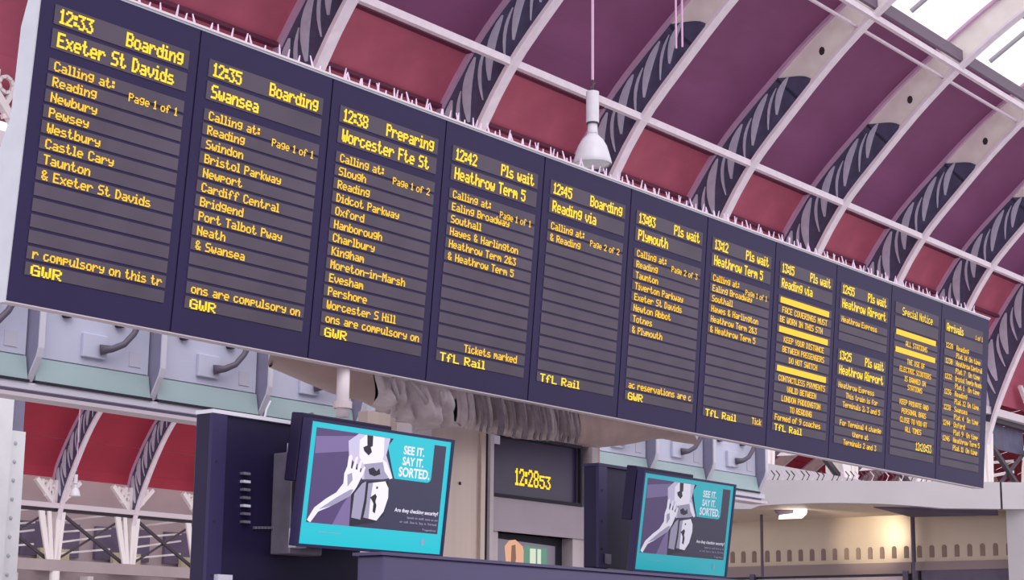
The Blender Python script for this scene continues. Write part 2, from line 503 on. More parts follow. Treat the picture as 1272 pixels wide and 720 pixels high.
# ------------------------------------------------------------------ far span
DY, DZ, FX = 46.5-15.36, -0.35, 36.36
fc = root('ceiling', (FX, 14+DY, 7+DZ), kind='structure')
fR, fsp = rib_meshes(10.6, 9.3)
ml = MB()
for L in leaves: ml.prism(L, lambda a, b, d: V(d, a, b), -.052, -.0355)
ml = ml.mesh('leaf_tracery', 'rib_leaf')
fks = list(range(-4, 46))
for k in fks:
    at = V(FX+SP*k, DY, DZ)
    rb = link('roof_rib', fR['web'], fc, at)
    for nm in ('inner_flange', 'outer_flange', 'shaded_openings'): link(nm, fR[nm], rb, at)
    link('leaf_tracery', ml, rb, at)
FZ = (5.6, 6.7, 8.2, 9.6, 10.7)
for j, (a, b) in enumerate(zip(FZ, FZ[1:])):
    me = shell_panel(a+.012, b-.012, 0, SP).mesh('roof_panel', 'shell_far')
    for k in fks[:-1]: link('roof_panel', me, fc, V(FX+SP*k, DY, DZ))
for k in range(8, 45):
    m_ = MB(); n = 10; P = []
    for i in range(n+1):
        a = math.radians(38)+(math.radians(142)-math.radians(38))*i/n
        P.append((30.5+19.5*math.cos(a), 2.2+10.4*math.sin(a)))
    for i in range(n):
        m_.face([V(.03, *P[i]), V(SP-.03, *P[i]), V(SP-.03, *P[i+1]), V(.03, *P[i+1])])
    if k == 8: crm = m_.mesh('crown_panel', 'shell_far')
    link('crown_panel', crm, fc, V(FX+SP*k, 0, 0))
arcade('wall_far', DY, DZ, fks, FX, 1, 2.1)
# end wall behind the far span
wb = root('wall_back', (60, 49, 0), kind='structure')
m_ = MB(); m_.box((15, 49, -1.6), (178, 49.3, 6.3)); part('wall_face', m_, 'far_wall', wb)
for k in range(-2, 12):
    x = FX+SP*k
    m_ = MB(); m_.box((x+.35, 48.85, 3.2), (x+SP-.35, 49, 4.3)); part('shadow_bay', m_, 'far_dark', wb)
    m_ = MB(); m_.box((x+1.0, 48.7, 2.75), (x+2.2, 48.85, 3.45)); part('sign_panel', m_, 'far_cream', wb)
    for j in range(4):
        m_ = MB(); m_.box((x+.15+j*.74, 48.88, 1.1), (x+.68+j*.74, 49, 2.35)); part('window_pane', m_, 'far_dark', wb)
    m_ = MB(); m_.box((x-.12, 48.6, -1.6), (x+.12, 49, 2.6)); part('pier', m_, 'far_white', wb)

# ------------------------------------------------------------------ departure board
BX, BY, BZ0, BT = 5.17394, 6.83616, 3.21633, 0.0818078
BH = 1.59717; BL, BRt = -.114, 10.945
def bf(i, v, d):                              # board plane: i across, v down, d towards the viewer
    return V(BX+i, BY+v*math.sin(BT)-d*math.cos(BT), BZ0-v*math.cos(BT)-d*math.sin(BT))
board = root('departure_board', (BX+5.4, BY+.1, BZ0-BH),
             'long dark blue station departure board with eleven columns of yellow dot lettering', 'departure board')
edges = [BL]+[k-.105 for k in range(1, 11)]+[BRt]
m_ = MB(); m_.box((BL, 0, -.10), (BRt, BH, -.03), bf); part('back_case', m_, 'alu', board)
m_ = MB(); m_.box((BL, BH, -.10), (BRt, BH+.006, -.002), bf); part('bottom_trim', m_, 'rail_white', board)
m_ = MB(); m_.box((BL, -.012, -.10), (BRt, 0, .0), bf); part('top_trim', m_, 'alu', board)
row_me = {}
def std(time, status, dest, rows, scroll=None, op=None, page=None, scroll_x=0.0):
    L = [('H', time, 0, .15), ('HR', status, .785, .15), ('H', dest, 0, .268), ('S', 'Calling at:', 0, 0)]
    if page: L.append(('SR', page, .785, .45))
    for k, r_ in enumerate(rows): L.append(('S', r_, 0, k+1))
    if scroll: L.append(('S', scroll, scroll_x, 12))
    if op: L.append(('B', op, 0, 13))
    return L
hrw = ['Ealing Broadway', 'Southall', 'Hayes & Harlington', 'Heathrow Term 2&3', '& Heathrow Term 5']
CONTENT = [
 std('12:33', 'Boarding', 'Exeter St Davids', ['Reading', 'Newbury', 'Pewsey', 'Westbury', 'Castle Cary', 'Taunton', '& Exeter St Davids'], 'r compulsory on this tr', 'GWR', 'Page 1 of 1'),
 std('12:35', 'Boarding', 'Swansea', ['Reading', 'Swindon', 'Bristol Parkway', 'Newport', 'Cardiff Central', 'Bridgend', 'Port Talbot Pway', 'Neath', '& Swansea'], 'ons are compulsory on', 'GWR', 'Page 1 of 1'),
 std('12:38', 'Preparing', 'Worcester Fte St', ['Slough', 'Reading', 'Didcot Parkway', 'Oxford', 'Hanborough', 'Charlbury', 'Kingham', 'Moreton-in-Marsh', 'Evesham', 'Pershore', 'Worcester S Hill'], 'ons are compulsory on', 'GWR', 'Page 1 of 2'),
 std('12:42', 'Pls wait', 'Heathrow Term 5', hrw, 'Tickets marked', 'TfL Rail', 'Page 1 of 1', .22),
 std('12:45', 'Boarding', 'Reading via', ['& Reading'], None, 'TfL Rail', 'Page 2 of 2'),
 std('13:03', 'Pls wait', 'Plymouth', ['Reading', 'Taunton', 'Tiverton Parkway', 'Exeter St Davids', 'Newton Abbot', 'Totnes', '& Plymouth'], 'ac reservations are c', 'GWR', 'Page 2 of 3'),
 std('13:12', 'Pls wait', 'Heathrow Term 5', hrw, None, 'TfL Rail', 'Page 1 of 1')+[('S', 'Tick', .66, 12.9)],
 [('H', '13:15', 0, .15), ('HR', 'Pls wait', .785, .15), ('H', 'Reading via', 0, .268), ('BAR', '', 0, 0), ('S', 'FACE COVERINGS MUST', .03, 1), ('S', 'BE WORN IN THIS STN', .0, 2), ('BAR', '', 0, 3),
  ('C', 'KEEP YOUR DISTANCE', .4, 4), ('C', 'BETWEEN PASSENGERS', .4, 5), ('C', 'DO NOT SWITCH', .4, 6), ('BAR', '', 0, 7), ('C', 'CONTACTLESS PAYMENTS', .4, 8), ('C', 'VALID BETWEEN', .4, 9), ('C', 'LONDON PADDINGTON', .4, 10), ('C', 'TO READING', .4, 11),
  ('S', 'Formed of 9 coaches', 0, 12), ('B', 'TfL Rail', 0, 13)],
 [('H', '12:55', 0, .15), ('HR', 'Pls wait', .785, .15), ('HJ', 'Heathrow Airport', 0, .268), ('S', 'Heathrow Express', 0, 0),
  ('H', '13:25', 0, .70), ('HR', 'Pls wait', .785, .70), ('HJ', 'Heathrow Airport', 0, .818), ('S', 'Heathrow Express', 0, 7.1), ('C', 'This train is for', .42, 8.1), ('C', 'Terminals 2, 3 and 5', .42, 9.1),
  ('C', 'For Terminal 4 change', .42, 11.1), ('C', 'there at', .42, 12.1), ('C', 'Terminals 2 and 3', .42, 13.1)],
 [('HC', 'Special Notice', .40, .165), ('BAR', '', 0, -.6), ('C', 'ALL STATIONS', .4, .5), ('BAR', '', 0, 1.4), ('C', 'THE USE OF', .4, 2.5), ('C', 'ELECTRIC SCOOTERS', .4, 3.5), ('C', 'IS BANNED ON', .4, 4.5), ('C', 'STATIONS', .4, 5.4),
  ('C', 'KEEP PRIVATE AND', .4, 7.2), ('C', 'PERSONAL BAGS', .4, 8.2), ('C', 'CLOSE TO YOU AT', .4, 9.2), ('C', 'ALL TIMES', .4, 10.2), ('HC', '12:28:53', .62, 1.31)],
 [('H', 'Arrivals', 0, .165), ('SR', '1 of 1', .785, .19)] + sum([[('S', t_, 0, -.9+j*1.84), ('S', o_, .22, -.9+j*1.84), ('S', p_, .22, .02+j*1.84), ('S', w_, .5, .02+j*1.84)] for j, (t_, o_, p_, w_) in enumerate(
   [('1228', 'Reading', 'Plat 14', 'On time'), ('1230', 'Heathrow Central', 'Plat 7', 'On time'), ('1232', 'Bristol Temple Meads', 'Plat 1', 'On time'), ('1236', 'Reading', 'Plat 12', 'On time'),
    ('1238', 'Swansea', 'Plat 4', 'On time'), ('1244', 'Oxford', 'Plat 9', 'On time'), ('1246', 'Heathrow Term 5', 'Plat 11', 'On time')])], []),
]
PITCH = .0766
for ci in range(11):
    e0, e1 = edges[ci], edges[ci+1]
    m_ = MB(); m_.box((e0+.006, .0, -.03), (e1-.006, BH, 0), bf)
    colp = part('display_column', m_, 'navy', board, at=bf(ci, .8, 0))
    m_ = MB(); m_.box((e1-.006, .0, -.03), (e1+.006, BH, -.008), bf)
    if ci < 10: part('column_seam', m_, 'seam', board)
    # lit module strips behind each line of lettering
    vs = [(.135, .232), (.254, .352)] + [(.402+PITCH*k, .402+PITCH*k+.062) for k in range(14)]
    if ci == 8: vs = [(.135, .232), (.254, .352), (.402, .464), (.478, .54), (.55, .612), (.685, .782), (.804, .902)]+[(.402+PITCH*k, .402+PITCH*k+.062) for k in range(7, 14)]
    wR = .83 if ci < 10 else .80
    for v0, v1 in vs:
        m_ = MB(); m_.box((ci-.03, v0, 0), (ci+wR, v1, .004), bf); part('led_row', m_, 'led_strip', colp)
    for kind, t_, x_, k_ in CONTENT[ci]:
        m_ = Words(); d = .007; mt = 'led_small'
        if kind == 'H': led_text(m_, bf, t_, ci+x_, k_, .0083, .0104, d, bold=.75); mt = 'led'
        elif kind == 'HJ': led_text(m_, bf, t_, ci+x_, k_, .0083, .0104, d, bold=.75, width=.785); mt = 'led'
        elif kind == 'HR': led_text(m_, bf, t_, 0, k_, .0083, .0104, d, right=ci+x_, bold=.75); mt = 'led'
        elif kind == 'HC': led_text(m_, bf, t_, 0, k_, .0080, .0100, d, centre=ci+x_, bold=.3); mt = 'led'
        elif kind == 'SR': led_text(m_, bf, t_, 0, k_, .0058, .0062, d, right=ci+x_, bold=.5)
        elif kind == 'C': led_text(m_, bf, t_, 0, .412+PITCH*k_, .0064, .0066, d, centre=ci+x_, bold=.6)
        elif kind == 'S':
            w_ = None
            if x_+text_cells(t_)[1]*.0068 > .80: w_ = .80-x_
            led_text(m_, bf, t_, ci+x_, .412+PITCH*k_, .0068, .0069, d, bold=.6, width=w_)
        elif kind == 'B': led_text(m_, bf, t_, ci+x_, .412+PITCH*k_, .0105, .0074, d, bold=.5); mt = 'led'
        elif kind == 'BAR':
            m_.box((ci+.0, .415+PITCH*k_, .0045), (ci+.785, .415+PITCH*k_+.046, d), bf)
        m_.emit(mt, colp)
# white end panel with chamfered top
def sf(a, b, c): return V(c, a, b)
m_ = MB()
e_ = [bf(BL, 0, -.006), bf(BL, BH, -.006)]
m_.prism([(e_[0].y, e_[0].z+.02), (6.93, 3.14), (6.985, 2.97), (7.005, 2.70), (7.02, 2.52), (7.10, 2.36), (7.14, 2.28), (7.14, 1.62), (e_[1].y, e_[1].z-.01)], sf, BX+BL-.004, BX+BL+.03)
part('end_panel', m_, 'alu', board)
# bird spikes along the top
sp_me = []
for q in range(5):
    m_ = MB(); r_ = random.Random(q)
    a = V(0, 0, 0); b = V((r_.random()-.3)*.05, (r_.random()-.5)*.05, .058+.03*r_.random())
    m_.tube([a, a.lerp(b, .5), b], [.0075, .006, .0035], 5)
    sp_me.append(m_.mesh('spike', 'spike'))
m_ = MB(); m_.box((BX+BL, BY-.01, BZ0+.01), (BX+BRt, BY+.06, BZ0+.022)); part('spike_base', m_, 'rail_white', board)
i_ = 0.0; n_ = 0
while i_ < 10.75 and n_ < 290:
    if not (3.35 < i_ < 3.42):
        link('spike', sp_me[n_ % 5], board, V(BX+i_, BY+.02+(.03 if n_ % 3 else 0), BZ0+.02)); n_ += 1
    i_ += .085 if i_ < 2 else .05 if i_ < 5 else .042 if n_ % 5 else .10
    i_ += random.uniform(-.008, .008)

# ------------------------------------------------------------------ rear board housing
HY = 9.49
hs = root('rear_board_housing', (12, HY, 1.66), 'pale open backed steel housing of the board facing the other way', 'board housing')
fx0 = 7.07
m_ = MB(); m_.box((5.0, HY, 1.70), (fx0+1.015*9+.12, HY+.12, 3.0)); part('back_sheet', m_, 'box_edge', hs)
fin = MB()
fin.prism([(HY, 1.71), (HY-.04, 1.71), (HY-.12, 1.86), (HY-.135, 1.92), (HY-.135, 2.9), (HY, 2.9)], sf, 0, .035)
finm = fin.mesh('divider', 'box_fin')
ed = MB()
ed.prism([(HY-.04, 1.71), (HY-.125, 1.86), (HY-.142, 1.92), (HY-.142, 2.9), (HY-.13, 2.9), (HY-.13, 1.925), (HY-.115, 1.87), (HY-.03, 1.72)], sf, -.004, .038)
edm = ed.mesh('divider_edge', 'box_edge')
for k in range(-2, 10):
    x = fx0+1.015*k
    d_ = link('divider', finm, hs, V(x, 0, 0)); link('divider_edge', edm, d_, V(x, 0, 0))
    if k == 9: break
    m_ = MB(); m_.box((x+.06, HY-.02, 1.88), (x+1.0, HY, 2.9)); pn = part('back_panel', m_, 'box_panel', hs, at=(x+.5, HY, 2.2))
    m_ = MB(); m_.prism([(HY-.03, 1.87), (HY-.005, 1.87), (HY-.005, 1.72), (HY-.06, 1.72)], sf, x+.05, x+1.0); part('lower_panel', m_, 'box_lower', hs)
    m_ = MB(); m_.box((x+.05, HY-.07, 1.70), (x+1.01, HY-.02, 1.718)); part('lower_lip', m_, 'dark_clip', hs)
    m_ = MB(); m_.box((x+.42, HY-.05, 1.93), (x+.62, HY-.02, 2.09)); part('junction_box', m_, 'box_panel', pn, bevel=.006)
    m_ = MB(); m_.tube([(x+.55, HY-.06, 1.99), (x+.62, HY-.1, 2.0), (x+.70, HY-.12, 2.04), (x+.77, HY-.13, 2.12), (x+.82, HY-.14, 2.22), (x+.85, HY-.14, 2.4)], [.035, .024, .022, .022, .022, .022], 8); part('cable', m_, 'cable', pn, smooth=True)
    m_ = MB(); m_.box((x+.83, HY-.026, 1.92), (x+.93, HY-.02, 2.02)); part('sticker', m_, 'sticker', pn)
    for dx in (.24, .68):
        m_ = MB(); m_.prism([(x+dx, 2.20), (x+dx+.09, 2.20), (x+dx+.06, 2.165), (x+dx+.02, 2.165)], lambda a, b, d: V(a, d, b), HY-.06, HY-.02)
        part('clip', m_, 'dark_clip', pn)
m_ = MB(); m_.box((5.0, HY-.06, 1.655), (fx0+1.015*9+.1, HY+.1, 1.70)); part('bottom_rail', m_, 'box_edge', hs)
m_ = MB(); m_.box((5.0, HY-.09, 1.60), (fx0+1.015*9+.1, HY+.08, 1.625)); part('lower_rail', m_, 'rail_white', hs)
m_ = MB(); m_.box((5.0, HY-.02, 1.62), (fx0+1.015*9+.1, HY+.06, 1.66)); part('lower_rail', m_, 'box_fin', hs)


# ------------------------------------------------------------------ kiosk under the board
KY = 8.0
def K(px, py, y=KY): return aty(px, py, y)
ki = root('information_kiosk', (K(640, 600).x, KY+.3, -1.6), 'cream metal kiosk between the two advert screens with a clock set in it', 'kiosk')
xl, xr = K(606, 600).x, K(741, 600).x
ztop = K(606, 533).z
def kz(px, py): return K(px, py).z
zc1, zc0 = kz(612, 535), kz(612, 616)         # clock niche
zm1 = kz(620, 657)                            # monitor niche top
xc0, xc1 = K(611, 575).x, K(722, 590).x
zt = kz(740, 548)+.12
m_ = MB(); m_.box((xl+.04, KY+.25, -1.6), (xr, KY+.7, zt)); part('body', m_, 'steel_grey', ki)
m_ = MB()
m_.box((xl+.03, KY, zc0-.24), (xr-.1, KY+.25, zc0))
part('front_panel', m_, 'steel_grey', ki)
m_ = MB(); m_.box((xc0, KY, zc1), (xr-.1, KY+.25, zt)); part('head_panel', m_, 'steel_grey', ki)
xm0, xm1 = K(621, 690).x, K(714, 690).x
zm0 = zm1-.5
for a, b in (((xl+.03, KY+.02, zm0), (xm0, KY+.25, zc0-.24)), ((xm1, KY+.02, zm0), (xr-.1, KY+.25, zc0-.24)), ((xm0, KY+.02, zm1), (xm1, KY+.25, zc0-.24))):
    m_ = MB(); m_.box(a, b); part('monitor_surround', m_, 'frame_pale', ki)
m_ = MB(); m_.box((xl+.03, KY+.02, -1.6), (xr-.1, KY+.25, zm0)); part('front_panel', m_, 'steel_grey', ki)
m_ = MB(); m_.box((xl-.01, KY-.03, -1.6), (xl+.03, KY+.1, zt)); part('corner_post', m_, 'frame_pale', ki)
m_ = MB(); m_.box((xl-.05, KY-.005, -1.6), (xl-.012, KY+.1, zt)); part('dark_joint', m_, 'gap_dark', ki)
m_ = MB(); m_.box((xl-.10, KY-.02, -1.6), (xl-.052, KY+.1, zt)); part('corner_post', m_, 'steel_cream', ki)
m_ = MB(); m_.box((xr-.10, KY-.03, -1.6), (xr-.03, KY+.4, zt)); part('corner_post', m_, 'frame_pale', ki)
m_ = MB(); m_.box((xr-.028, KY-.01, -1.6), (xr+.03, KY+.4, zt)); part('corner_post', m_, 'steel_cream', ki)
# rounded cream end
xe = K(452, 600, KY+.35).x
cxr = xl-.10; Rr = .42
prof = [(cxr, KY), (xe+Rr, KY)]+[(xe+Rr-Rr*math.sin(a), KY+Rr-Rr*math.cos(a)) for a in [k*math.pi/2/8 for k in range(1, 9)]]+[(cxr, KY+.5)]
m_ = MB(); m_.prism(prof, lambda a, b, d: V(a, b, d), -1.6, kz(560, 515))
part('rounded_end', m_, 'steel_cream', ki, smooth=False)
m_ = MB(); m_.box((K(495, 530).x, KY-.12, kz(505, 548)-.3), (K(520, 530).x, KY+.02, kz(505, 520))); part('side_box', m_, 'frame_pale', ki, bevel=.01)
m_ = MB(); c_ = K(571, 600); m_.tube([(c_.x, KY-.006, c_.z), (c_.x, KY+.01, c_.z)], .012, 8); part('screw', m_, 'gap_dark', ki)

ck = root('digital_clock', ((xc0+xc1)/2, KY, zc0), 'dark rectangular clock panel showing glowing yellow digits 12:28:53', 'clock')
m_ = MB()
m_.box((xc0, KY-.01, zc0), (xc1, KY+.02, zc0+.025)); m_.box((xc0, KY-.01, zc1-.025), (xc1, KY+.02, zc1)); m_.box((xc0, KY-.01, zc0+.025), (xc0+.02, KY+.02, zc1-.025)); m_.box((xc1-.02, KY-.01, zc0+.025), (xc1, KY+.02, zc1-.025))
part('frame', m_, 'gap_dark', ck)
m_ = MB(); m_.box((xc0+.02, KY+.03, zc0+.025), (xc1-.02, KY+.2, zc1-.025)); part('face', m_, 'clock_face', ck)
m_ = MB(); m_.box((xc0+.0, KY-.016, zc1-.09), (xc0+.07, KY-.01, zc1-.03)); part('sticker', m_, 'lamp_white', ck)
p_ = K(641, 581, KY+.02); p2 = K(684, 585, KY+.02)
kf = lambda a, b, d: V(p_.x+a, KY+.026-d, p_.z-b)
wck = p2.x-p_.x
m_ = MB(); led_text(m_, kf, '12:28', 0, 0, .01, .0175, 0, width=wck*.66, bold=.55)
led_text(m_, kf, '53', wck*.69, .03, .01, .0135, 0, width=wck*.32, bold=.55); part('digits', m_, 'led', ck)

mo = root('recessed_monitor', ((xm0+xm1)/2, KY+.1, zm0), 'small screen with orange and green picture set low in the kiosk', 'monitor')
m_ = MB(); m_.box((xm0, KY+.12, zm0), (xm1, KY+.24, zm1)); part('case', m_, 'gap_dark', mo)
mf = lambda a, b, d: V(xm0+a*(xm1-xm0), KY+.118-d, zm1-.05-b*.45)
def flat(name, polys, mname, f, parent, d):
    m_ = MB()
    for P in polys: m_.face([f(a, b, d) for a, b in P])
    part(name, m_, mname, parent)
mat('scr_grey', (70, 62, 80), .3, emit=(112, 104, 116), es=.8); mat('scr_orange', (90, 60, 50), .3, emit=(226, 168, 132), es=.9)
mat('scr_green', (30, 70, 60), .3, emit=(86, 142, 120), es=.8); mat('scr_pale', (100, 100, 90), .3, emit=(214, 222, 196), es=.9)
mat('scr_brown', (60, 40, 30), .3, emit=(134, 84, 60), es=.8)
flat('screen_image', [[(.02, 0), (.9, .05), (.9, 1), (.02, 1)]], 'scr_grey', mf, mo, .001)
flat('screen_figure', [[(.22, .12), (.28, .02), (.36, 0), (.46, .1), (.52, .4), (.55, .9), (.2, .9), (.24, .4)]], 'scr_orange', mf, mo, .003)
flat('screen_figure', [[(.31, .1), (.36, .08), (.37, .3), (.34, .5), (.3, .45)], [(.05, .45), (.2, .4), (.28, .9), (.05, .9)]], 'scr_brown', mf, mo, .004)
flat('screen_block', [[(.47, .08), (.78, .1), (.78, .9), (.47, .9)]], 'scr_green', mf, mo, .004)
flat('screen_lettering', [[(.55, .12), (.63, .12), (.63, .5), (.55, .5)], [(.65, .12), (.70, .12), (.70, .5), (.65, .5)], [(.54, .56), (.76, .56), (.76, .8), (.54, .8)], [(.2, .6), (.3, .45), (.45, .55), (.52, .8), (.25, .85)]], 'scr_pale', mf, mo, .006)

# ------------------------------------------------------------------ wrapped sheeting under the middle of the board
tp = root('wrapped_sheeting', (K(600, 500).x*.94, 7.3, 1.45), 'crumpled grey plastic sheeting bundled under the middle of the departure board', 'sheeting')
TYB = 7.45
SIL = [(296, 432), (340, 458), (375, 474), (410, 488), (450, 498), (490, 520), (525, 534), (560, 530), (600, 536), (650, 545), (700, 548), (740, 556), (772, 553), (800, 548), (840, 541), (862, 541)]
def sil(px):
    for (a, b), (c, d) in zip(SIL, SIL[1:]):
        if a <= px <= c: return b+(d-b)*(px-a)/(c-a)
    return SIL[-1][1]
def tarp_strip(name, a0, a1, n, fn, mname, rows_=10):
    m_ = MB()
    for i in range(n+1):
        px = a0+(a1-a0)*i/n
        bot = aty(px, sil(px), TYB)
        topy, topz = 7.09, BZ0-BH*math.cos(BT)+.03
        bot.z = min(bot.z, topz-.012)
        x = bot.x
        for j in range(rows_+1):
            t = j/rows_
            y = topy+(TYB-topy)*t; z = topz+(bot.z-topz)*t
            bulge = .05*math.sin(math.pi*t)
            d_ = fn(px, t)
            m_.v.append(V(x*y/TYB, y-.6*bulge-d_*.9, z-bulge*.6-d_*.4*math.sin(math.pi*t)))
        m_.v.append(V(x, TYB+.01, bot.z+.02)); m_.v.append(V(x, TYB+.02, topz+.0)); m_.v.append(V(x*topy/TYB, topy, topz-.01))
    q = rows_+4
    for i in range(n):
        for j in range(q-1):
            a = i*q+j; m_.f.append([a, a+1, a+q+1, a+q]); m_.m.append(0)
    part(name, m_, mname, tp, smooth=True)
rr = random.Random(3)
ph = [rr.uniform(0, 6) for _ in range(9)]
tarp_strip('smooth_sheet', 335, 462, 24, lambda p, t: .01*math.sin(p*.05+ph[0]), 'tarp_tan')
def crum(p, t):
    return .055*math.sin(p*.10+t*2.5+ph[1])*math.sin(math.pi*t)+.03*math.sin(p*.23-t*5+ph[2])+.02*math.sin(p*.5+t*7)
tarp_strip('crumpled_sheet', 462, 566, 60, crum, 'tarp', 16)
SLIT = [(588, 2.2, .13), (596, 1.6, .07), (612, 5, .14), (629, 2, .11), (641, 3.5, .15), (655, 2, .10), (662, 1.8, .12), (671, 2, .10), (690, 2.5, .14), (697, 1.8, .12), (706, 2, .09)]
def pleat(p, t):
    g = .016*math.sin(p*.42+1.6*math.sin(p*.11))+.010*math.sin(p*.83+ph[3])+.012*math.sin(p*1.7+ph[4])
    for c_, w_, a_ in SLIT: g -= a_*math.exp(-((p-c_-3*t)/w_)**2)
    return g*(1 if t < .93 else .3)
tarp_strip('pleated_sheet', 566, 716, 220, pleat, 'tarp', 8)
tarp_strip('tail_sheet', 716, 862, 40, lambda p, t: .012*math.sin(p*.16+t*2)+.006*math.sin(p*.5), 'tarp_tan')
mat('pleat_shade', (128, 114, 128), .6, noise=.2, nscale=9)  # dark strips added along the pleats, their colour standing in for shade
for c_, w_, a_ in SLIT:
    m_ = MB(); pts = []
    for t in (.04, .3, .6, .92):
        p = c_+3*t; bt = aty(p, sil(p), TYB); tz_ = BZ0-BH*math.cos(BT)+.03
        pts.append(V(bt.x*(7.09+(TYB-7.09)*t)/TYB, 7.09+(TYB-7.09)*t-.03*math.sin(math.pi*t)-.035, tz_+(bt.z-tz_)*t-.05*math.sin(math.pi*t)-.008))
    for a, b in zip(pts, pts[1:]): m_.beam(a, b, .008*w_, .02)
    part('pleat_shade_strip', m_, 'pleat_shade', tp)
for (x1_, y1_, x2_, y2_) in ((508, 470, 531, 517), (488, 470, 482, 510), (547, 486, 534, 512)):
    m_ = MB(); a = aty(x1_, y1_, 7.02); b = aty(x2_, y2_, 7.42); mid = (a+b)/2+V(0, -.06, -.02)
    m_.tube([a, mid, b], [.01, .016, .022], 8); part('fold', m_, 'strap', tp, smooth=True)

# ------------------------------------------------------------------ advert screens
def frame(X, Y, Z, t):
    return lambda s, v, d: V(X+s, Y+v*math.sin(t)-d*math.cos(t), Z-v*math.cos(t)-d*math.sin(t))
def text_mesh(body, bold=0.0, sx=1.0):
    cu = bpy.data.curves.new('t', 'FONT'); cu.body = body; cu.offset = bold; cu.resolution_u = 3
    ob = bpy.data.objects.new('t', cu); COL.objects.link(ob)
    dg = bpy.context.evaluated_depsgraph_get(); me = bpy.data.meshes.new_from_object(ob.evaluated_get(dg))
    bpy.data.objects.remove(ob)
    vs = [(v.co.x, v.co.y) for v in me.vertices]; fs = [list(p.vertices) for p in me.polygons]
    xs = [v[0] for v in vs]; ys = [v[1] for v in vs]
    return [((x-min(xs))/(max(xs)-min(xs)), (max(ys)-y)/(max(ys)-min(ys))) for x, y in vs], fs
def put_text(body, f, x0, x1, y0, y1, d, mname, parent, bold=0.02, name='lettering'):
    vs, fs = text_mesh(body, bold); m_ = MB()
    m_.v = [f(x0+(x1-x0)*a, y0+(y1-y0)*b, d) for a, b in vs]; m_.f = fs; m_.m = [0]*len(fs)
    part(name, m_, mname, parent)
def screen_mats(tag, k):
    mat('cyan'+tag, (10, 60, 70), .25, emit=(24, 196, 214), es=.95*k)
    mat('ink'+tag, (24, 24, 40), .25, emit=(52, 52, 84), es=.75*k)
    mat('lilac'+tag, (60, 55, 80), .25, emit=(126, 106, 160), es=.8*k)
    mat('plum'+tag, (40, 30, 60), .25, emit=(84, 64, 116), es=.8*k)
    mat('white'+tag, (120, 120, 130), .25, emit=(232, 226, 244), es=.95*k)
    mat('pale'+tag, (100, 100, 115), .25, emit=(200, 190, 222), es=.9*k)
    mat('mid'+tag, (80, 80, 90), .25, emit=(160, 152, 186), es=.85*k)
    mat('deep'+tag, (14, 12, 20), .25, emit=(28, 24, 44), es=.7*k)
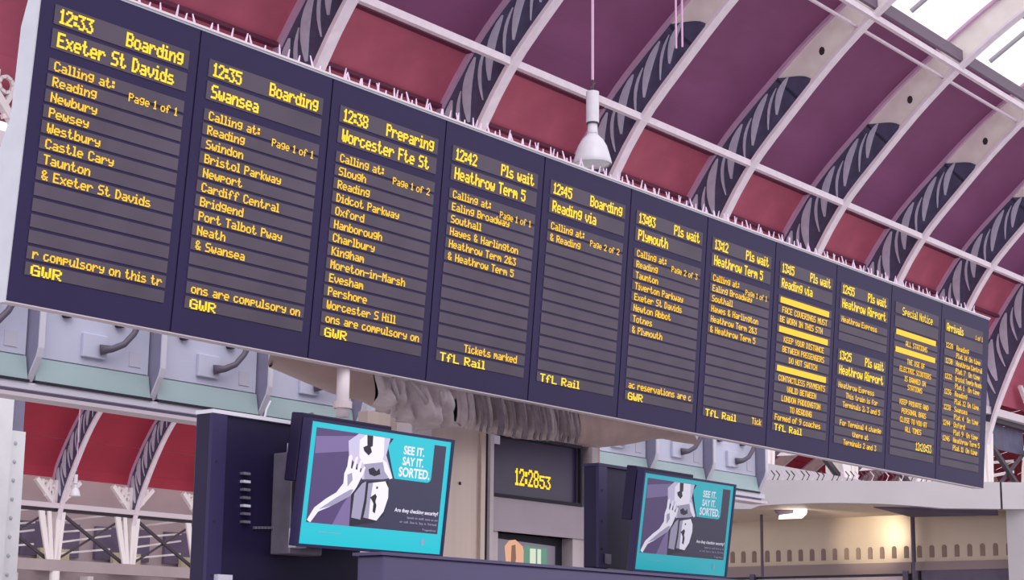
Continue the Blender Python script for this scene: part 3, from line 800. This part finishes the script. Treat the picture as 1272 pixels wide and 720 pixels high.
def television(X, Y, Z, t, label, k, tag, loc):
    screen_mats(tag, k)
    Wd, Hd = 1.05, .597
    f = frame(X, Y, Z, t)
    r = root('advert_screen', loc, label, 'screen', 'advert screens hung below the board')
    m_ = MB(); m_.box((0, 0, -.05), (Wd, Hd, -.004), f); cs = part('case', m_, 'black_bezel', r, bevel=.004)
    m_ = MB()
    for a, b in (((0, 0), (Wd, .014)), ((0, Hd-.014), (Wd, Hd)), ((0, .014), (.014, Hd-.014)), ((Wd-.02, .014), (Wd, Hd-.014))):
        m_.box((a[0], a[1], -.004), (b[0], b[1], .004), f)
    part('bezel', m_, 'black_bezel', r)
    g = lambda a, b, d: f(.014+a*(Wd-.034), .014+b*(Hd-.028), d)
    def fl(nm, polys, mn, d):
        mm = MB()
        for P in polys: mm.face([g(a, b, d) for a, b in P])
        return part(nm, mm, mn+tag, r)
    fl('screen_ground', [[(0, 0), (1, 0), (1, 1), (0, 1)]], 'cyan', -.002)
    fl('screen_picture', [[(.035, .045), (.965, .045), (.965, .825), (.035, .825)]], 'ink', -.0015)
    fl('screen_picture', [[(.035, .045), (.37, .045), (.34, .48), (.323, .825), (.035, .825)]], 'plum', -.0010)
    fl('screen_picture', [[(.037, .118), (.372, .057), (.287, .2), (.041, .259)]], 'lilac', -.0007)
    fl('screen_picture', [[(.207, .825), (.26, .66), (.34, .48), (.323, .825)]], 'lilac', -.0006)
    fl('screen_picture', [[(.255, .12), (.32, .047), (.544, .047), (.527, .194), (.588, .375), (.518, .403), (.377, .424), (.32, .30), (.27, .25)]], 'pale', -.0004)
    fl('screen_picture', [[(.33, .10), (.37, .047), (.50, .047), (.51, .194), (.50, .30), (.40, .33), (.34, .24)]], 'white', -.0003)
    fl('screen_picture', [[(.313, .56), (.385, .44), (.562, .414), (.574, .516), (.553, .709), (.494, .776), (.323, .825)]], 'deep', -.0001)
    # coat and bag of the figure
    fl('screen_picture', [[(.333, .549), (.38, .457), (.406, .437), (.406, .59), (.394, .762), (.33, .752)]], 'mid', .0003)
    fl('screen_picture', [[(.422, .451), (.54, .417), (.567, .473), (.572, .551), (.55, .675), (.507, .757), (.413, .742), (.423, .622)]], 'white', .0005)
    fl('screen_picture', [[(.422, .451), (.455, .44), (.448, .60), (.45, .748), (.413, .742), (.423, .622)]], 'mid', .0006)
    fl('screen_picture', [[(.479, .532), (.491, .553), (.485, .597), (.495, .63), (.49, .699), (.472, .684), (.472, .616), (.455, .584), (.444, .568)], [(.48, .47), (.492, .468), (.492, .488), (.48, .49)]], 'deep', .0008)
    fl('screen_picture', [[(.379, .295), (.504, .258), (.566, .378), (.518, .403), (.391, .422)]], 'mid', .0003)
    fl('screen_picture', [[(.411, .333), (.445, .311), (.469, .341), (.488, .313), (.499, .363), (.459, .386), (.422, .374)]], 'deep', .0006)
    fl('screen_picture', [[(.502, .233), (.533, .254), (.588, .384), (.568, .395), (.526, .333)]], 'white', .0007)
    # tie and hair above the hands
    fl('screen_picture', [[(.378, .048), (.42, .048), (.424, .134), (.411, .145), (.423, .185), (.403, .218), (.369, .186), (.359, .154), (.386, .135)]], 'deep', .0004)
    # arm with spread hand
    fl('screen_picture', [[(.036, .805), (.075, .7), (.147, .616), (.209, .558), (.25, .476), (.249, .392), (.264, .331), (.266, .246), (.283, .231), (.292, .245), (.289, .34), (.298, .35), (.313, .255), (.326, .236), (.331, .25), (.322, .345), (.333, .352), (.348, .27), (.36, .262), (.363, .28), (.352, .36), (.36, .37), (.379, .315), (.39, .32), (.382, .37), (.362, .43), (.342, .497), (.301, .579), (.192, .669), (.104, .73), (.06, .823)]], 'white', .0012)
    fl('screen_picture', [[(.289, .34), (.2905, .29), (.297, .30), (.298, .35)], [(.322, .345), (.325, .30), (.333, .30), (.333, .352)], [(.352, .36), (.356, .33), (.364, .335), (.36, .37)]], 'deep', .0010)
    fl('screen_picture', [[(.192, .669), (.301, .579), (.323, .517), (.302, .52), (.213, .599), (.103, .713)], [(.27, .40), (.30, .38), (.31, .44), (.28, .50)]], 'mid', .0016)
    # speech block
    P = [(.565, .045), (.87, .045), (.87, .34)]+[(.87-.03+.03*math.cos(a), .34+.045*math.sin(a)) for a in (.4, .8, 1.2, 1.57)]+[(.6, .385), (.575, .30), (.55, .2), (.53, .12)]
    fl('speech_block', [P], 'cyan', .0018)
    for q, (s_, y0, y1, x1) in enumerate((('SEE IT.', .09, .165, .80), ('SAY IT.', .185, .26, .80), ('SORTED.', .275, .36, .855))):
        put_text(s_, g, .645-.02*(q == 2), x1, y0, y1, .003, 'white'+tag, r, .028)
    put_text('Are they checking security?', g, .625, .95, .63, .675, .003, 'white'+tag, r, .02)
    put_text('Speak to staff, text us on', g, .72, .95, .695, .72, .003, 'mid'+tag, r, .01)
    put_text('or call. See it. Say it. Sorted.', g, .67, .95, .735, .76, .003, 'mid'+tag, r, .01)
    put_text('Together', g, .84, .95, .79, .81, .003, 'mid'+tag, r, .01)
    put_text('british transport', g, .12, .27, .885, .90, .003, 'mid'+tag, r, .0)
    m_ = MB()
    c0 = (.855, .905)
    m_.face([g(c0[0]+.012*math.cos(a), c0[1]+.03*math.sin(a), .003) for a in [k*.7854 for k in range(8)]]); part('emblem', m_, 'mid'+tag, r)
    m_ = MB(); m_.box((.0, -.022, -.13), (Wd*.60, .3, -.055), f); part('rear_mount', m_, 'black_plastic', r, bevel=.006)
    return r, f
TV1 = television(6.02, 5.90, 1.10, .115, 'larger brighter turquoise security advert screen left of the kiosk', 1.0, '_near', (6.5, 6.0, .5))
TV2 = television(8.918, 5.973, 1.111, .14, 'dimmer turquoise security advert screen right of the kiosk clock', .62, '_far', (9.4, 6.1, .5))

# pole from the board down to the left screen
pl = root('mounting_pole', tuple(aty(424, 516, 6.25)), 'short white tubular pole between departure board and left advert screen', 'pole')
a = aty(424, 516, 6.25); b = aty(427, 440, 6.5)
a = aty(425, 518, 7.03); b = V(a.x, 7.03, 1.66)
m_ = MB(); m_.tube([a, b], .037, 16); part('tube', m_, 'rail_white', pl, smooth=True)
m_ = MB(); m_.tube([a+V(0, 0, .05), a+V(0, 0, .09)], .055, 16); part('collar', m_, 'frame_pale', pl)

# ------------------------------------------------------------------ black monitor backs
def back_monitor(px0, py0, px1, pyb, y, label, big):
    A = aty(px0, py0, y); Bx = aty(px1, py0+.15*(px1-px0), y).x; zb = aty(px0-4, pyb, y).z
    r = root('monitor_back', ((A.x+Bx)/2, y+.1, zb), label, 'monitor', 'monitors seen beside the advert screens')
    m_ = MB(); m_.box((A.x, y, zb), (Bx, y+.1, A.z)); part('case', m_, 'black_plastic', r, bevel=.008)
    m_ = MB(); m_.box((A.x-.004, y-.02, A.z-.006), (Bx, y+.1, A.z+.012)); part('top_edge', m_, 'box_edge' if big else 'black_bezel', r)
    m_ = MB(); m_.box((A.x-.006, y-.022, zb), (A.x+.085, y, A.z-.008)); bz = part('side_bezel', m_, 'black_bezel', r)
    for t in (.25, .55, .82):
        z = A.z+(zb-A.z)*t; m_ = MB(); m_.tube([(A.x+.03, y-.024, z), (A.x+.03, y-.02, z)], .008, 8); part('screw', m_, 'gap_dark', bz)
    return r, A, Bx, zb
mb1, A1, B1, zb1 = back_monitor(262, 511, 452, 760, 6.25, 'large black monitor back with vent slots left of the near advert screen', True)
for j in range(7):
    p = aty(300, 587+j*10, 6.24); m_ = MB(); m_.box((p.x, 6.225, p.z-.008), (p.x+.045, 6.25, p.z+.004)); part('vent_slot', m_, 'sticker' if j in (1, 4) else 'bracket', mb1)
for j in range(8):
    p = aty(316+j*4, 655, 6.24); m_ = MB(); m_.box((p.x, 6.235, p.z-.006), (p.x+.012, 6.25, p.z+.006)); part('vent_slot', m_, 'bracket', mb1)
p0 = aty(349, 562, 6.2); p1 = aty(374, 690, 6.2)
m_ = MB(); m_.box((p0.x, 6.12, p1.z), (p1.x+.06, 6.25, p0.z)); br = part('mount_bracket', m_, 'bracket', mb1, bevel=.005)
m_ = MB(); m_.box((p0.x+.04, 6.10, p0.z), (p0.x+.07, 6.2, p0.z+.05)); m_.box((p0.x+.10, 6.10, p0.z), (p0.x+.13, 6.2, p0.z+.05)); part('hook', m_, 'sticker', br)
p3 = aty(364, 672, 6.1); m_ = MB(); m_.box((p3.x-.02, 6.06, p3.z-.03), (p3.x+.05, 6.11, p3.z+.06)); part('connector', m_, 'sticker', br)
m_ = MB(); m_.tube([aty(388, 514, 6.3), aty(376, 518, 6.2), aty(367, 530, 6.18), aty(366, 548, 6.18), aty(372, 565, 6.18)], .009, 6); part('cable', m_, 'cable', mb1, smooth=True)
m_ = MB(); m_.tube([aty(328, 521, 6.3), aty(331, 508, 6.3), aty(336, 498, 6.35)], .005, 6); part('aerial', m_, 'sticker', mb1)
p4 = aty(279, 716, 6.2); m_ = MB(); m_.box((p4.x-.04, 6.2, p4.z-.05), (p4.x+.05, 6.25, p4.z+.01)); part('label_plate', m_, 'sticker', mb1)
mb2, A2, B2, zb2 = back_monitor(741, 577, 800, 704, 6.5, 'narrow dark monitor side between kiosk and far advert screen', False)
m_ = MB(); p = aty(751, 694, 6.5); m_.box((p.x-.03, 6.47, p.z-.03), (p.x+.03, 6.5, p.z+.03)); part('label_plate', m_, 'bracket', mb2)
m_ = MB(); m_.box((9.35, 6.12, -1.6), (9.45, 6.2, .85)); part('stand_post', m_, 'bracket', TV2[0])
m_ = MB(); m_.box((A2.x+.05, 6.52, -1.6), (A2.x+.15, 6.58, zb2)); part('stand_post', m_, 'black_plastic', mb2)

# ------------------------------------------------------------------ dark cabinet along the bottom of the view
q0 = aty(476, 689, 5.5); q1 = aty(905, 718, 5.5)
cb = root('dark_cabinet', ((q0.x+q1.x)/2+.4, 5.65, -1.6), 'long flat topped indigo cabinet in front of the kiosk', 'cabinet')
m_ = MB(); m_.box((q0.x, 5.5, -1.6), (q1.x+1.2, 5.66, q0.z)); part('body', m_, 'indigo', cb, bevel=.01)
m_ = MB(); m_.box((q0.x-.02, 5.49, q0.z), (q1.x+1.2, 5.67, q0.z+.014)); part('top', m_, 'indigo', cb)

# ------------------------------------------------------------------ pendant lamp
def pendant(cx, cy, zb, sc, label, cord_top, lit=False):
    r = root('pendant_lamp', (cx, cy, zb), label, 'lamp', 'pendant lamps under the roof')
    P = [(.225, 0), (.232, .02), (.222, .06), (.205, .12), (.175, .22), (.13, .30), (.085, .345), (.065, .37)]
    m_ = MB(); m_.lathe([(a*sc, zb_*sc) for a, zb_ in P]+[(a*sc-.006, zb_*sc) for a, zb_ in P[::-1]], (cx, cy, zb), 28); part('shade', m_, 'lamp_white', r, smooth=True)
    m_ = MB(); m_.lathe([(0.0001, -.03*sc), (.12*sc, -.02*sc), (.2*sc, 0), (.222*sc, .03*sc)], (cx, cy, zb), 28); part('lens', m_, 'lamp_glass', r, smooth=True)
    m_ = MB(); m_.lathe([(.0001, .37*sc), (.062*sc, .37*sc), (.07*sc, .385*sc), (.062*sc, .40*sc), (.058*sc, .50*sc), (.0001, .50*sc)], (cx, cy, zb), 20); part('collar', m_, 'lamp_white', r, smooth=True)
    m_ = MB(); m_.lathe([(.0001, .50*sc), (.072*sc, .50*sc), (.072*sc, .515*sc), (.0001, .515*sc)], (cx, cy, zb), 20); part('ring', m_, 'brace', r)
    m_ = MB(); m_.lathe([(.0001, .515*sc), (.078*sc, .515*sc), (.078*sc, .90*sc), (.0001, .90*sc)], (cx, cy, zb), 20); part('gear_housing', m_, 'lamp_white', r, smooth=False)
    m_ = MB(); m_.beam((cx, cy, zb+.9*sc), (cx, cy, zb+1.1*sc), .02*sc); m_.beam((cx-.05*sc, cy, zb+.93*sc), (cx+.05*sc, cy, zb+1.03*sc), .015*sc); part('hook', m_, 'brace', r)
    m_ = MB(); m_.tube([(cx, cy, zb+1.05*sc), (cx-.01, cy, cord_top)], .018*sc, 6); part('cord', m_, 'rib_edge', r)
    return r
D = ray(736, 204); lp = D*(18.5/D.dot(CF))
pendant(lp.x, lp.y, lp.z, .86, 'white bell shaped pendant lamp hanging above the departure board', 11.3)
D = ray(93, 616); lp2 = D*(51/D.dot(CF))
pendant(lp2.x, lp2.y, lp2.z, .68, 'small distant white pendant lamp beside the far arch ribs lower left', 9.7)
m_ = MB(); D = ray(840, 60)
c0 = D*(19/D.dot(CF)); m_.tube([(c0.x, c0.y, c0.z), (c0.x-.02, c0.y, 11.1)], .012, 6); m_.tube([(c0.x+.12, c0.y, c0.z+.05), (c0.x+.1, c0.y, 11.1)], .012, 6)
setp(part('hanging_cable', m_, 'rib_edge', None, at=c0), 'pair of thin pale cables hanging before the third arch rib', 'cable')

# ------------------------------------------------------------------ shop unit lower right
WX = 19.6
su = root('shop_unit', (19.8, 9.0, -1.6), 'cream metal shop front with pale curved fascia at the lower right', 'shop front')
def at_depth(px, py, z): d = ray(px, py); return d*(z/d.dot(CF))
FA, FB_ = at_depth(900, 597, 20), at_depth(1330, 598, 20)
ax = (FB_-FA); ax.z = 0; Lf = ax.length; ax.normalize(); nf = V(ax.y, -ax.x, 0)
if nf.dot(CF) > 0: nf = -nf
ff = lambda s, b, d: FA*1 + ax*s + nf*d + V(0, 0, b-FA.z)
zt_, zb_ = 1.985, 1.69
def joint_px(px): return (at_depth(px, 600, 20)-FA).dot(ax)
N = 40; top = []; bot = []
for i in range(N+1):
    s = Lf*i/N; px = 900+430*i/N
    arch = 0.06*max(0, 1-((px-1050)/120)**2)
    top.append((s, zt_)); bot.append((s, zb_+arch*.8-(.03 if px < 935 else 0)))
js = joint_px(1243)
m_ = MB()
def fas(s0, s1):
    P = [(s, z) for s, z in bot if s0 < s < s1]
    return [(s0, zb_)]+P+[(s1, zb_), (s1, zt_), (s0, zt_)]
for s0, s1 in ((0, js-.012), (js+.012, Lf)):
    m_ = MB(); m_.prism(fas(s0, s1), ff, 0, -.12); part('fascia', m_, 'fascia', su)
m_ = MB(); m_.prism([(js-.012, zb_), (js+.012, zb_), (js+.012, zt_), (js-.012, zt_)], ff, -.04, -.1); part('fascia_joint', m_, 'gap_dark', su)
for j in range(46):
    s = .15+j*.055
    m_ = MB(); m_.tube([ff(s, zt_, -.04), ff(s+.03, zt_+.06, -.05), ff(s-.01, zt_+.11, -.05)], [.010, .009, .006], 4); part('spike', m_, 'brace' if j % 3 else 'spike', su)
# wall with panels, joints and vents
yA, yB = atx(1275, 660, WX).y-.2, atx(900, 660, WX).y+.6
def WP(px, py): return atx(px, py, WX)
zpT, zpB = WP(1133, 641).z, WP(1133, 698).z
m_ = MB(); m_.box((WX+.02, yA, -1.6), (WX+.4, yB, zpT+.3)); part('wall_core', m_, 'shop_dark', su)
js_ = [yA]+[WP(px, 670).y for px in (1136, 946)]+[yB]
for a, b in zip(js_, js_[1:]):
    m_ = MB(); m_.box((WX, min(a, b)+.012, zpB), (WX+.03, max(a, b)-.012, zpT+.05)); pn = part('wall_panel', m_, 'shop_steel', su)
    n = int(abs(b-a)/.155)
    for j in range(n):
        y = min(a, b)+.08+j*.155
        if y+.06 > max(a, b): break
        m_ = MB(); m_.prism([(y, zpB+.05), (y+.055, zpB+.05), (y+.055, zpB+.17), (y+.04, zpB+.19), (y+.015, zpB+.19), (y, zpB+.17)], lambda a_, b_, d: V(d, a_, b_), WX-.008, WX); part('vent', m_, 'vent', pn)
yj = WP(1136, 700).y
m_ = MB(); m_.box((WX-.05, yj+.02, zpB-.13), (WX+.02, yB, zpB)); part('shelf_band', m_, 'shop_band', su)
m_ = MB(); m_.box((WX-.03, yj+.1, zpB-.6), (WX+.02, yB, zpB-.16)); part('shutter', m_, 'frame_pale', su)
m_ = MB(); m_.box((WX-.05, WP(1262, 700).y, zpB-.10), (WX+.02, yj-.02, zpB+.0)); part('shelf_band', m_, 'shop_band', su)
m_ = MB(); m_.box((WX-.04, WP(1262, 700).y, zpB-.8), (WX+.02, yj-.1, zpB-.10)); part('shutter', m_, 'shop_dark', su)
for px in (1127, 1139, 937):
    y = WP(px, 700).y; m_ = MB(); m_.box((WX-.07, y-.035, -1.6), (WX-.01, y+.03, zpB-.1)); part('post', m_, 'shop_dark', su)
y = WP(1268, 700).y
m_ = MB(); m_.box((WX-.3, y-.4, -1.6), (WX, y+.02, zpT)); part('pier', m_, 'fascia', su)
# soffit between fascia and wall
m_ = MB()
pa, pb = ff(0, zb_, -.1), ff(Lf, zb_, -.1)
m_.v = [pa+V(0, 0, .04), pb+V(0, 0, .04), V(WX+.05, yA, zpT+.02), V(WX+.05, yB, zpT+.02), pa+V(0, 0, .1), pb+V(0, 0, .1), V(WX+.05, yA, zpT+.08), V(WX+.05, yB, zpT+.08)]
m_.f = [[0, 1, 2, 3], [7, 6, 5, 4], [0, 4, 5, 1], [1, 5, 6, 2], [2, 6, 7, 3], [3, 7, 4, 0]]; m_.m = [0]*6
part('soffit', m_, 'soffit', su)
# purple drop piece of the soffit at the right
P3 = [at_depth(1085, 630, 20.2), at_depth(1132, 642, 20.6), at_depth(1240, 640, 20.2), at_depth(1238, 632, 20.1)]
m_ = MB(); m_.v = P3+[p+V(0, 0, .05) for p in P3]; m_.f = [[0, 1, 2, 3], [7, 6, 5, 4], [0, 4, 5, 1], [1, 5, 6, 2], [2, 6, 7, 3], [3, 7, 4, 0]]; m_.m = [0]*6
part('soffit_gusset', m_, 'shop_dark', su)
m_ = MB(); p = at_depth(1133, 652, 20.9); m_.tube([p+V(0, 0, .15), p-V(0, 0, .6)], .02, 6); part('downpipe', m_, 'shop_dark', su)
m_ = MB(); p = at_depth(946, 652, 21.4); m_.tube([p+V(0, 0, .15), p-V(0, 0, .6)], .02, 6); part('downpipe', m_, 'shop_dark', su)
# floodlight under the soffit
fp = at_depth(982, 638, 20.7)
fl_ = root('floodlight', tuple(fp), 'glowing white floodlight under the canopy of the shop front', 'light')
fq = lambda s, b, d: fp + ax*s + V(0, 0, b) + nf*d
m_ = MB(); m_.prism([(-.20, .10), (.06, .10), (.02, -.0), (-.10, -.03), (-.17, .02)], fq, -.05, .0); part('bracket', m_, 'shop_dark', fl_)
m_ = MB(); m_.prism([(-.14, -.06), (.12, -.05), (.17, .0), (.18, .09), (.05, .095), (.03, .0), (-.13, -.02)], fq, .0, .08); part('lens', m_, 'flood', fl_)
ld = bpy.data.lights.new('floodlight_beam', 'SPOT'); ld.energy = 70; ld.spot_size = math.radians(44); ld.spot_blend = .8; ld.color = (1, .86, .62); ld.shadow_soft_size = .1
lo = bpy.data.objects.new('floodlight_beam', ld); COL.objects.link(lo)
hp = WP(1078, 664)
src = fp+nf*.3+V(0, 0, -.08)
lo.location = src+V(0, 0, EYE); lo.rotation_euler = (hp-src).to_track_quat('-Z', 'Y').to_euler()

# ------------------------------------------------------------------ riveted column lower left
CY = 12.0
c0, c1 = aty(-30, 600, CY), aty(11, 600, CY)
c2 = aty(28, 600, CY+.1)
rc = root('riveted_column', ((c0.x+c2.x)/2, CY+.2, -1.6), 'white riveted steel column at the lower left edge', 'column')
zhi = aty(10, 498, CY).z
m_ = MB(); m_.box((c0.x, CY, -1.6), (c1.x, CY+.5, zhi+.5)); part('front_plate', m_, 'column_paint', rc)
z2 = aty(22, 535, CY+.1).z
m_ = MB(); m_.box((c1.x, CY+.1, -1.6), (c2.x, CY+.5, z2)); sp2 = part('side_plate', m_, 'column_paint', rc)
m_ = MB(); m_.box((c1.x, CY+.12, z2), (c2.x-.01, CY+.5, zhi+.5)); part('upper_web', m_, 'box_fin', rc)
rm = MB(); rm.lathe([(.0001, .012), (.012, .009), (.018, 0)], (0, 0, 0), 10)
for v_ in rm.v: v_.y, v_.z = -v_.z, v_.y
rme = rm.mesh('rivet', 'rivet')
for j in range(16):
    link('rivet', rme, sp2, V((c1.x+c2.x)/2+.01, CY+.1, z2-.1-j*.15))
# pale tie beam piece and speaker box seen left of the board
b0 = aty(-20, 160, 11.0); b1 = aty(16, 160, 11.0)
